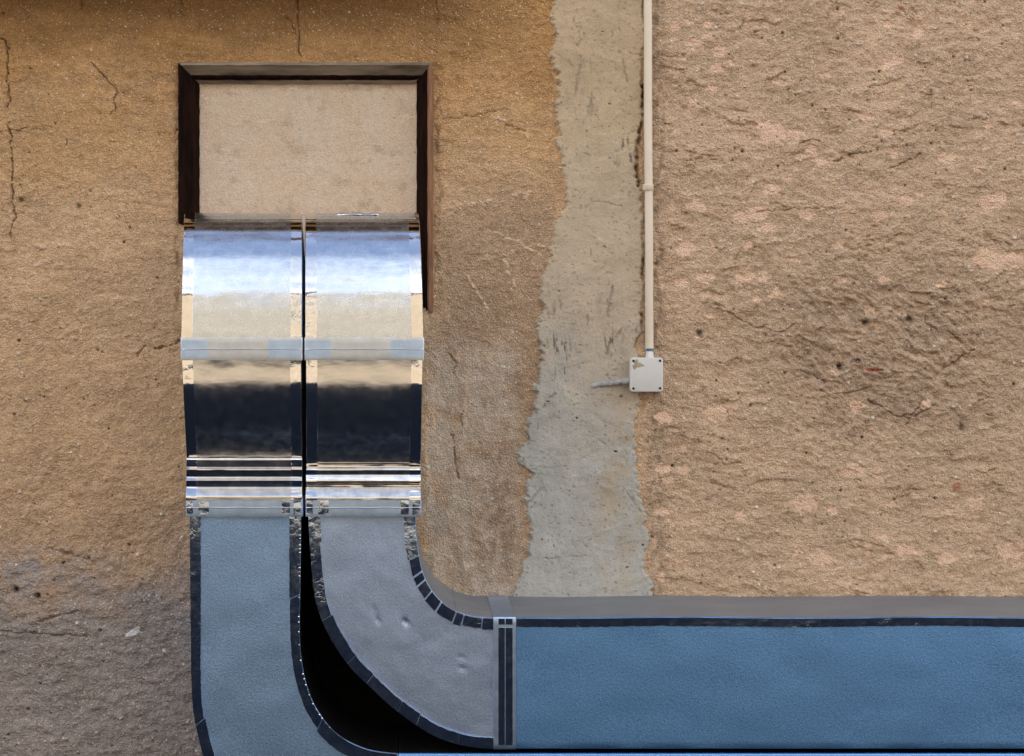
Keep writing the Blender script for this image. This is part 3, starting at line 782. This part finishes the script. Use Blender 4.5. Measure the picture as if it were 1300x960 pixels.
def gooseneck(root, e, seed):
    """e: photo columns of the left/right edges: at the top, at the collar, at the folds, below"""
    (tl, tr), (cl, cr), (fl, fr_), tw = e
    # upper elbow, out of the opening and over
    th = np.radians(np.concatenate([[97, 93], np.linspace(88, 0, 90)]))
    d0, Rd = .14, .262; z0 = wz(430, .40); Rz = .367
    wob = .0005 * np.sin(th * 17 + seed) + .0002 * np.sin(th * 41 + seed * 2)
    for c_, a_ in ((68, .0009), (61, -.0007), (52 + seed % 5, .0006), (27, .0004)): wob = wob + a_ * np.exp(-((np.degrees(th) - c_) / 1.3) ** 2)
    pd = d0 + (Rd + wob) * np.cos(th); pz = z0 + (Rz + wob) * np.sin(th)
    f = np.clip((np.degrees(th)) / 90, 0, 1) ** 1.0
    pyy = CY - (pz - ZC) / s / (1 - pd / D)
    q = np.clip((pyy - 274) / (430 - 274), 0, 1) ** .6
    xl = np.array([wx(mix(tl, cl, a), b) for a, b in zip(q, pd)]); xr = np.array([wx(mix(tr, cr, a), b) for a, b in zip(q, pd)])
    # the first rows lie inside the opening
    back = (np.full(len(th), -.02) + .03 * np.cos(th), np.minimum(z0 + .06 * np.sin(th), pz - .01))
    el = skin('upper_elbow', pd, pz, xl, xr, M_foil, root, back=back, amp=.0013, seed=seed, M=26, nscale=.05, stretch=2.5)
    wv = (cr - cl)
    ti = tw
    for k, (a, b) in enumerate(((0, ti), (1 - ti, 1))):
        xa = mix(xl, xr, a) + (.0015 if k == 0 else 0); xb = mix(xl, xr, b) - (.0015 if k else 0)
        tape('edge_tape', pd[2:], pz[2:], xa[2:], xb[2:], el, seed=seed + 3 + k)
    # a cross seam where a second sheet of foil laps
    # upper collar
    py = np.linspace(428.5, 457.5, 9)
    cd = np.array([.4065, .408, .4081, .4082, .4083, .4084, .4083, .4082, .4075])
    cz = np.array([wz(p, .407) for p in py])
    a, b = wx(cl - .6, .408), wx(cr + .6, .408)
    co = skin('collar', cd, cz, a, b, M_collar, root, slim=.03, r=.003, amp=.0005, seed=seed + 6, M=16)
    for (f0, f1) in ((.01, .22), (.72, .99)):
        tape('corner_tape', cd[1:8], cz[1:8], mix(a, b, f0), mix(a, b, f1), co, lift=.0007, seed=seed + 9, amp=.0004, mat=M_lowcol)
    # offset length leaning back to the wall
    n = 36
    t = np.linspace(0, 1, n)
    ang = np.radians(-1.5 - 6 * sstep(.06, .34, t) - 28 * sstep(.16, .75, t))
    py0, py1 = 456.5, (582.0 if seed < 40 else 590.0)
    tot = wz(py0, .40) - wz(py1, .27)
    dz = np.cos(ang); dd = np.sin(ang)
    cz_ = np.concatenate([[0], np.cumsum((dz[1:] + dz[:-1]) / 2)]); cd_ = np.concatenate([[0], np.cumsum((dd[1:] + dd[:-1]) / 2)])
    sc = tot / cz_[-1]
    cd_ = cd_ * (.398 - .264) / (-cd_[-1] * sc)
    pd = .398 + cd_ * sc + .0008 * np.sin(t * 19 + seed); pz = wz(py0, .40) - cz_ * sc
    EL = np.array([wx(mix(cl + 1, fl, a), b) for a, b in zip(t, pd)]); ER = np.array([wx(mix(cr - 1, fr_, a), b) for a, b in zip(t, pd)])
    back = (np.full(n, .02), pz - .0)
    of = skin('offset_length', pd, pz, EL, ER, M_offset, root, back=back, amp=.0012, seed=seed + 12, M=22)
    for k, (a, b) in enumerate(((0, ti), (1 - ti, 1))):
        tape('edge_tape', pd, pz, mix(EL, ER, a) + (.0015 if k == 0 else 0), mix(EL, ER, b) - (.0015 if k else 0), of, seed=seed + 15 + k, amp=.0009)
    dend = pd[-1]
    # pleated throat: soft horizontal folds
    n = 70
    t = np.linspace(0, 1, n)
    py = mix(581.0 if seed < 40 else 589.0, 634.0, t)
    # unequal pleats: a short lip that looks up, then a longer fold that looks down
    pl = ((582.2, 1.8, .0026, 9.3), (593.3, 3.2, .0085, 9.5), (606.2, 4.0, .0080, 8.5), (619.0, 12.0, .0220, 99)) if seed < 40 else ((593.0, 4.0, .0080, 6.0), (603.5, 7.5, .0078, 4.5), (619.0, 12.0, .0200, 99))
    pd = np.full(n, dend - .0005)
    for (q0, wq, aq, wd) in pl:
        up = np.clip((py - q0) / wq, 0, 1) ** .8
        pd = pd + aq * up - (0 if wd > 50 else aq * np.clip((py - q0 - wq) / wd, 0, 1))
    pd = np.minimum(pd, DL + .0185)
    pz = np.array([wz(p, .27) for p in py])
    EL = np.array([wx(mix(fl, fl - 1, a), b) for a, b in zip(t, pd)]); ER = np.array([wx(mix(fr_, fr_, a), b) for a, b in zip(t, pd)])
    th_ = skin('pleated_throat', pd, pz, EL, ER, M_offset, root, back=(np.full(n, .02), pz), amp=.0018 if seed > 40 else .0004, seed=seed + 20, M=30, nscale=.04, stretch=3)
    for k, (a, b) in enumerate(((0, ti), (1 - ti, 1))):
        tape('edge_tape', pd, pz, mix(EL, ER, a) + (.001 if k == 0 else 0), mix(EL, ER, b) - (.001 if k else 0), th_, seed=seed + 25 + k, amp=.0015)
    # lower collar
    py = np.linspace(632.5, 656.0, 9)
    cd = np.array([.2815, .2816, .2817, .2818, .2818, .2818, .2817, .2816, .2810])
    cz = np.array([wz(p, .28) for p in py])
    a, b = wx(fl - .8, .28), wx(fr_ + .8, .28)
    lc = skin('collar', cd, cz, a, b, M_lowcol, root, slim=.03, r=.003, amp=.0005, seed=seed + 30, M=16)
    for (f0, f1) in ((.01, .065), (.11, .2), (.82, .89), (.92, .985)):
        tape('corner_tape', cd[1:8], cz[1:8], mix(a, b, f0), mix(a, b, f1), lc, lift=.0009, seed=seed + 33 + int(f0 * 50), amp=.0012, mat=M_tape2)
    bead('bead', 443.5, .4088, cl, cr, root)
    bead('bead', 644.5, .2822, fl, fr_, root)
    return dict()

def curve_tapes(name, edge, inwards, width, d, parent, n_pieces, seed, gap=.004, f0=0.0, f1=1.0, lift=.0014):
    """short overlapping pieces of foil tape along a curved arris; each slightly cocked"""
    E = arr(edge); N = arr(inwards)
    rnd = random.Random(seed)
    t = np.concatenate([[0], np.cumsum(np.hypot(*np.diff(E, axis=0).T))]); L = t[-1]
    def at_(q): return arr([np.interp(q, t, E[:, 0]), np.interp(q, t, E[:, 1])]), arr([np.interp(q, t, N[:, 0]), np.interp(q, t, N[:, 1])])
    cuts = np.linspace(f0 * L, f1 * L, n_pieces + 1)
    for i in range(1, n_pieces): cuts[i] += rnd.uniform(-.3, .3) * L / n_pieces
    for i in range(n_pieces):
        a, b = cuts[i] + gap * rnd.uniform(.1, .5), cuts[i + 1] - gap * rnd.uniform(.1, .5)
        vs_, fs = [], []; K = max(4, int((b - a) / .008)); Mx = 5
        wd = width * rnd.uniform(.92, 1.1); tilt = rnd.uniform(-.0012, .0012); tl2 = rnd.uniform(-.0012, .0006)
        for k in range(K + 1):
            q, nn = at_(mix(a, b, k / K))
            for j in range(Mx + 1):
                f = j / Mx
                p = q + nn * (.0012 + wd * f + (rnd.uniform(-.0009, .0009) if j == Mx else 0))
                zz = lift + tilt * (k / K - .5) + tl2 * f + .0004 * float(fbm(arr([p[0] / .014]), arr([p[1] / .014]), 2, seed)[0])
                zz = max(zz, .0004)
                vs_.append((p[0], -(d + zz + .0008), p[1]))
        w = Mx + 1
        front = len(vs_)
        for (x, y, z) in list(vs_): vs_.append((x, y + .0016 + .002, z))
        for k in range(K):
            for j in range(Mx):
                a_ = k * w + j
                fs.append((a_, a_ + 1, a_ + w + 1, a_ + w)); fs.append((front + a_, front + a_ + w, front + a_ + w + 1, front + a_ + 1))
        ring = [j for j in range(w)] + [k * w + Mx for k in range(1, K + 1)] + [K * w + j for j in range(Mx - 1, -1, -1)] + [k * w for k in range(K - 1, 0, -1)]
        for x_, y_ in zip(ring, ring[1:] + ring[:1]): fs.append((x_, y_, front + y_, front + x_)[::-1])
        mesh_obj(name, vs_, fs, M_tape2, parent, sharp=50)

def seam_dots(name, pts, d, parent, r=.0028):
    vs_, fs = [], []
    rnd = random.Random(5)
    for (x, z) in pts:
        b = len(vs_); rr = r * rnd.uniform(.35, 1.15)
        for j, (h, q) in enumerate(((0, 1), (.7, .75), (1, 0))):
            for k in range(6):
                a = k * math.pi / 3
                vs_.append((x + rr * q * math.cos(a), -(d + h * rr), z + 1.25 * rr * q * math.sin(a)))
        for j in range(2):
            for k in range(6):
                fs.append((b + j * 6 + k, b + j * 6 + (k + 1) % 6, b + j * 6 + 6 + (k + 1) % 6, b + j * 6 + 6 + k))
    return tag(mesh_obj(name, vs_, fs, M_tape, parent), kind='stuff')

# --- left duct
ductA = thing('air_duct', (wx(308, .2), -.2, wz(1127, DL)), 'left of the two foil-clad air ducts, dropping straight down from the blocked window', 'air duct', 'foil air ducts from the window')
gooseneck(ductA, ((234, 383.5), (229.5, 383.5), (236.5, 383.8), .095), 3)
N = 70
inA = smooth_path([(382.5,655),(382,700),(381,760),(380.5,800),(382.5,835),(389,868),(402,900),(428,932),(465,951),(505,957)], N)
outA = smooth_path([(240.5,655),(241,720),(242,800),(243,870),(249,925),(272,995),(325,1068),(405,1112),(460,1124),(505,1127)], N)
inAw, outAw = to_world(inA, DL), to_world(outA, DL)
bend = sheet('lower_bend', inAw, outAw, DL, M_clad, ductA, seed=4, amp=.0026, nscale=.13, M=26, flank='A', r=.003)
def inward(a, b):
    w = arr(b) - arr(a); return w / np.hypot(w[:, 0], w[:, 1])[:, None]
curve_tapes('edge_tape', inAw, inward(inAw, outAw), 15 * s * .92, DL, bend, 3, 21, lift=.003)
curve_tapes('edge_tape', outAw, inward(outAw, inAw), 14.5 * s * .92, DL, bend, 3, 22, lift=.003)
sd = [(np.interp(p, inA[:, 1], inA[:, 0]) - 1.2, p) for p in np.cumsum([672] + [random.Random(k).uniform(3.6, 8.5) for k in range(42)])]
seam_dots('crimped_seam', to_world(sd, DL + .003), DL + .002, bend)
nR = 14
runA_t = to_world([(x, 957) for x in np.linspace(506, 1500, nR)], DL); runA_b = to_world([(x, 1127) for x in np.linspace(506, 1500, nR)], DL)
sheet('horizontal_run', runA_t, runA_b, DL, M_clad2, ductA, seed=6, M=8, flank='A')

# --- right duct
ductB = thing('air_duct', (wx(470, .2), -.2, wz(951, DL)), 'right of the two foil-clad air ducts, bending into a long horizontal run along the wall', 'air duct', 'foil air ducts from the window')
gooseneck(ductB, ((387.5, 531.5), (387, 538), (388.6, 534.5), .10), 47)
inB = smooth_path([(527.5,655),(528.3,675),(530,692),(535.5,722),(543,741),(554,757),(567,769),(580,776.5),(597,782),(612,784),(627,784.5)], N)
outB = smooth_path([(391,655),(393,690),(397,737),(402,769),(416,804),(440,842),(466,869),(505,904),(550,934),(590,947),(627,951)], N)
inBw, outBw = to_world(inB, DL), to_world(outB, DL)
dn = [(wx(479, DL), wz(787, DL), .006, .006), (wx(515, DL), wz(790, DL), .008, .006), (wx(519, DL), wz(787, DL), .004, -.002),
      (wx(587, DL), wz(835, DL), .005, .004), (wx(587, DL), wz(849, DL), .006, .004), (wx(476, DL), wz(776, DL), .008, .002)]
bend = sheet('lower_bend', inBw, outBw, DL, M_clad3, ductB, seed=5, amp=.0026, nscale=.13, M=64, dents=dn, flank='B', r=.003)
curve_tapes('edge_tape', inBw, inward(inBw, outBw), 14 * s * .92, DL, bend, 11, 31, gap=.006, lift=.003)
curve_tapes('edge_tape', outBw, inward(outBw, inBw), 14 * s * .92, DL, bend, 9, 32, gap=.002, lift=.003)
# flanged joint between bend and run
pxs = [627.5, 634, 640.5, 647, 653.5]
jt = to_world([(x, 783.3) for x in np.linspace(626.5, 655, 12)], DL + .006); jb = to_world([(x, 952) for x in np.linspace(626.5, 655, 12)], DL + .006)
jo = sheet('joint_band', jt, jb, DL + .006, M_lowcol, ductB, seed=8, M=26, amp=.0004, r=.004)
for (a, b) in ((632.5, 640.6), (641.6, 650.5)):
    for (p0, p1) in ((785.5, 793), (797, 946)):
        py = np.linspace(p0, p1, 5 if p1 < 800 else 24)
        tape('joint_tape', np.full(len(py), DL + .007), np.array([wz(p, DL + .007) for p in py]), wx(a, DL), wx(b, DL), jo, seed=int(a), amp=.0006, mat=M_tape2)
# horizontal run
nR = 60
X0, X1 = 655.3, 1500
rt = to_world([(x, 784.2 + .8 * math.sin(x * .02)) for x in np.linspace(X0, X1, nR)], DL); rb = to_world([(x, 951) for x in np.linspace(X0, X1, nR)], DL)
run = sheet('horizontal_run', rt, rb, DL, M_clad2, ductB, seed=9, M=20, amp=.003, nscale=.16, r=.003)
curve_tapes('edge_tape', rt, inward(rt, rb), 10 * s * .92, DL, run, 4, 41, gap=.001, lift=.003)
# top sheet over the run (plain foil, greyer) and over the inside of the bend
def top_sheet(name, pts, parent, lift, seed, mat, amp=.0007, rows=10):
    p = arr(pts); n = len(p)
    t = np.gradient(p, axis=0); t /= np.hypot(t[:, 0], t[:, 1])[:, None]
    nrm = np.column_stack([-t[:, 1], t[:, 0]])
    vs_, fs = [], []
    for i in range(n):
        for j in range(rows):
            y = mix(-(DL - .006), -.002, j / (rows - 1))
            q = lift + amp * float(fbm(arr([i * .35]), arr([j * .5]), 2, seed)[0])
            vs_.append((p[i][0] + nrm[i][0] * q, y, p[i][1] + nrm[i][1] * q))
    for i in range(n - 1):
        for j in range(rows - 1):
            a = i * rows + j; fs.append((a, a + rows, a + rows + 1, a + 1))
    f0 = len(vs_)
    for i in range(n):
        for j in range(rows): vs_.append((p[i][0], vs_[i * rows + j][1], p[i][1]))
    edge = [i * rows for i in range(n)] + [(n - 1) * rows + j for j in range(1, rows)] + [i * rows + rows - 1 for i in range(n - 2, -1, -1)] + [j for j in range(rows - 2, 0, -1)]
    for a, b in zip(edge, edge[1:] + edge[:1]): fs.append((a, f0 + a, f0 + b, b))
    return mesh_obj(name, vs_, fs, mat, parent, sharp=50)
top_sheet('top_sheet', rt, run, .002, 3, M_dusty, amp=.0012)
cuts = [4, 22, 34, 44, 51, 57, 63, 69]
for a, b in zip(cuts[:-1], cuts[1:]):
    top_sheet('lining_piece', inBw[a:b + 1], bend, .0015 + .0008 * (a % 2), 5 + a, M_dusty)

# scrap of torn foil on the window sill above the right duct
tv, tf = [], []
rnd = random.Random(3)
for i in range(13):
    px = 428 + i * 4.4
    for j in range(3):
        tv.append((wx(px, .2), -(.19 + .010 * j), wz(274.0 - (2.0 + 1.4 * math.sin(i * 1.3)) * (j == 1) - rnd.uniform(0, 1.2), .2)))
for i in range(12):
    for j in range(2):
        a = i * 3 + j; tf.append((a, a + 3, a + 4, a + 1))
o = mesh_obj('torn_flap', tv, tf, M_tape, ductB)
sm = o.modifiers.new('solid', 'SOLIDIFY'); sm.thickness = .0012

# ---------------------------------------------------------------- electrical conduit and box
def tube(name, pts, radii, mat, parent, seg=20, caps=True, sharp=40):
    p = arr(pts); n = len(p)
    rad = np.broadcast_to(arr(radii), (n,))
    t = np.gradient(p, axis=0); t /= np.linalg.norm(t, axis=1)[:, None]
    vs_, fs = [], []
    ref = arr((0, 1, 0)) if abs(t[0][1]) < .8 else arr((1, 0, 0))
    for i in range(n):
        a = np.cross(t[i], ref); a /= np.linalg.norm(a); b = np.cross(t[i], a)
        for k in range(seg):
            q = 2 * math.pi * k / seg
            vs_.append(tuple(p[i] + rad[i] * (math.cos(q) * a + math.sin(q) * b)))
    for i in range(n - 1):
        for k in range(seg):
            a_ = i * seg + k; b_ = i * seg + (k + 1) % seg
            fs.append((a_, b_, b_ + seg, a_ + seg))
    if caps: fs.append(tuple(range(seg))[::-1]); fs.append(tuple((n - 1) * seg + k for k in range(seg)))
    return mesh_obj(name, vs_, fs, mat, parent, sharp=sharp)
RC = 5.2 * s
dc = .016
cd_ = thing('conduit', (wx(824.5, dc), -dc, wz(444, dc)), 'cream plastic conduit running down the wall into the junction box', 'conduit')
pp = [(wx(mix(820.3, 824.6, i / 30) + .25 * math.sin(i * .6), dc), -dc - .001 * math.sin(i * .5), wz(mix(-320, 442.5, i / 30), dc)) for i in range(31)]
tube('pipe', pp, RC, M_pvc, cd_)
tube('coupling', [(wx(822.8, dc), -dc, wz(p, dc)) for p in (234.5, 235.2, 241.2, 242)], [RC * 1.22, RC * 1.34, RC * 1.34, RC * 1.22], M_pvc, cd_)
tube('cable', [(wx(824.7, dc), -dc, wz(p, dc)) for p in (440, 448)], RC * .62, M_cable, cd_)
tube('gland', [(wx(824.8, dc), -dc, wz(p, dc)) for p in (446.2, 447, 451, 452, 455)], [RC * .8, RC * .9, RC * .9, RC * 1.05, RC * 1.05], M_box, cd_)

jb_ = thing('junction_box', (wx(821, .02), -.02, wz(476, .02)), 'pale grey square junction box with dark corner screws on the wall', 'junction box')
bd = .044
def rbox(name, px0, px1, py0, py1, d0, d1, rad, mat, parent, bw=.0025):
    x0, x1, z1, z0 = wx(px0, d1), wx(px1, d1), wz(py0, d1), wz(py1, d1)
    ring = []
    for (cx_, cz_, a0) in ((x1 - rad, z1 - rad, 0), (x0 + rad, z1 - rad, 90), (x0 + rad, z0 + rad, 180), (x1 - rad, z0 + rad, 270)):
        for k in range(6):
            a = R(a0 + 18 * k); ring.append((cx_ + rad * math.cos(a), cz_ + rad * math.sin(a)))
    n = len(ring); cxm, czm = (x0 + x1) / 2, (z0 + z1) / 2
    vs_, fs = [], []
    lv = [(d0, 0), (d1 - bw, 0), (d1 - .3 * bw, .3 * bw), (d1, bw)]
    for (d, ins) in lv:
        for (x, z) in ring:
            fx = 1 - ins / (abs(x1 - x0) / 2); vs_.append((cxm + (x - cxm) * fx, -d, czm + (z - czm) * fx))
    for i in range(len(lv) - 1):
        for k in range(n):
            a = i * n + k; b = i * n + (k + 1) % n
            fs.append((a, a + n, b + n, b))
    fs.append(tuple(range(n))); fs.append(tuple((len(lv) - 1) * n + k for k in range(n))[::-1])
    return mesh_obj(name, vs_, fs, mat, parent, sharp=35)
rbox('body', 800.6, 841.6, 454.6, 497.2, -.01, bd - .014, .008, M_box, jb_)
lid = rbox('lid', 800, 842, 454, 497.6, bd - .0135, bd, .009, M_box, jb_)
for (px, py) in ((804.2, 458.2), (838, 458), (804.3, 493.2), (838, 493)):
    sc_ = tube('screw', [(wx(px, bd), -bd + .001, wz(py, bd)), (wx(px, bd), -bd - .0012, wz(py, bd)), (wx(px, bd), -bd - .0016, wz(py, bd))], [.0038, .0038, .003], M_screw, lid, seg=12)
# dried mud smear on the lid's upper left
mv, mf = [], []
for i in range(22):
    a = 2 * math.pi * i / 22; rr = 1 + .35 * math.sin(3 * a + 1) + .22 * math.sin(7 * a)
    mv.append((wx(809 + 6.2 * rr * math.cos(a), bd), -bd - .0001, wz(463 + 5 * rr * math.sin(a), bd)))
    mv.append((wx(809 + 4.6 * rr * math.cos(a), bd), -bd - .0008, wz(463 + 3.7 * rr * math.sin(a), bd)))
for i in range(22):
    j = (i + 1) % 22; mf.append((2*i, 2*j, 2*j+1, 2*i+1))
mf.append(tuple(2*i+1 for i in range(22)))
mesh_obj('mud_smear', mv, mf, M_smudge, lid)

cs_ = thing('conduit_stub', (wx(780, .012), -.012, wz(486, .012)), 'short grey mortar-smeared pipe stub leaving the junction box to the left', 'conduit')
pp = [(752, 491, .004), (760, 488.5, .010), (768, 487.5, .013), (778, 485.8, .015), (790, 484, .017), (801, 483.2, .018)]
pp = smooth_path([(a, b) for a, b, c in pp], 18)
tube('pipe', [(wx(a, .014), -(.004 + .014 * min(1, max(0, (a - 752) / 40))), wz(b, .014)) for a, b in pp],
     [(.0085 + .0015 * math.sin(i * 1.9) + .0008 * math.sin(i * 4.1)) for i in range(18)], M_stub, cs_, seg=14)
tube('gland', [(wx(a, .018), -.018, wz(b, .018)) for a, b in ((789, 484.2), (790, 484.1), (797, 483.6), (802, 483.3))], [.0085, .0115, .0115, .0115], M_stub, cs_, seg=14)
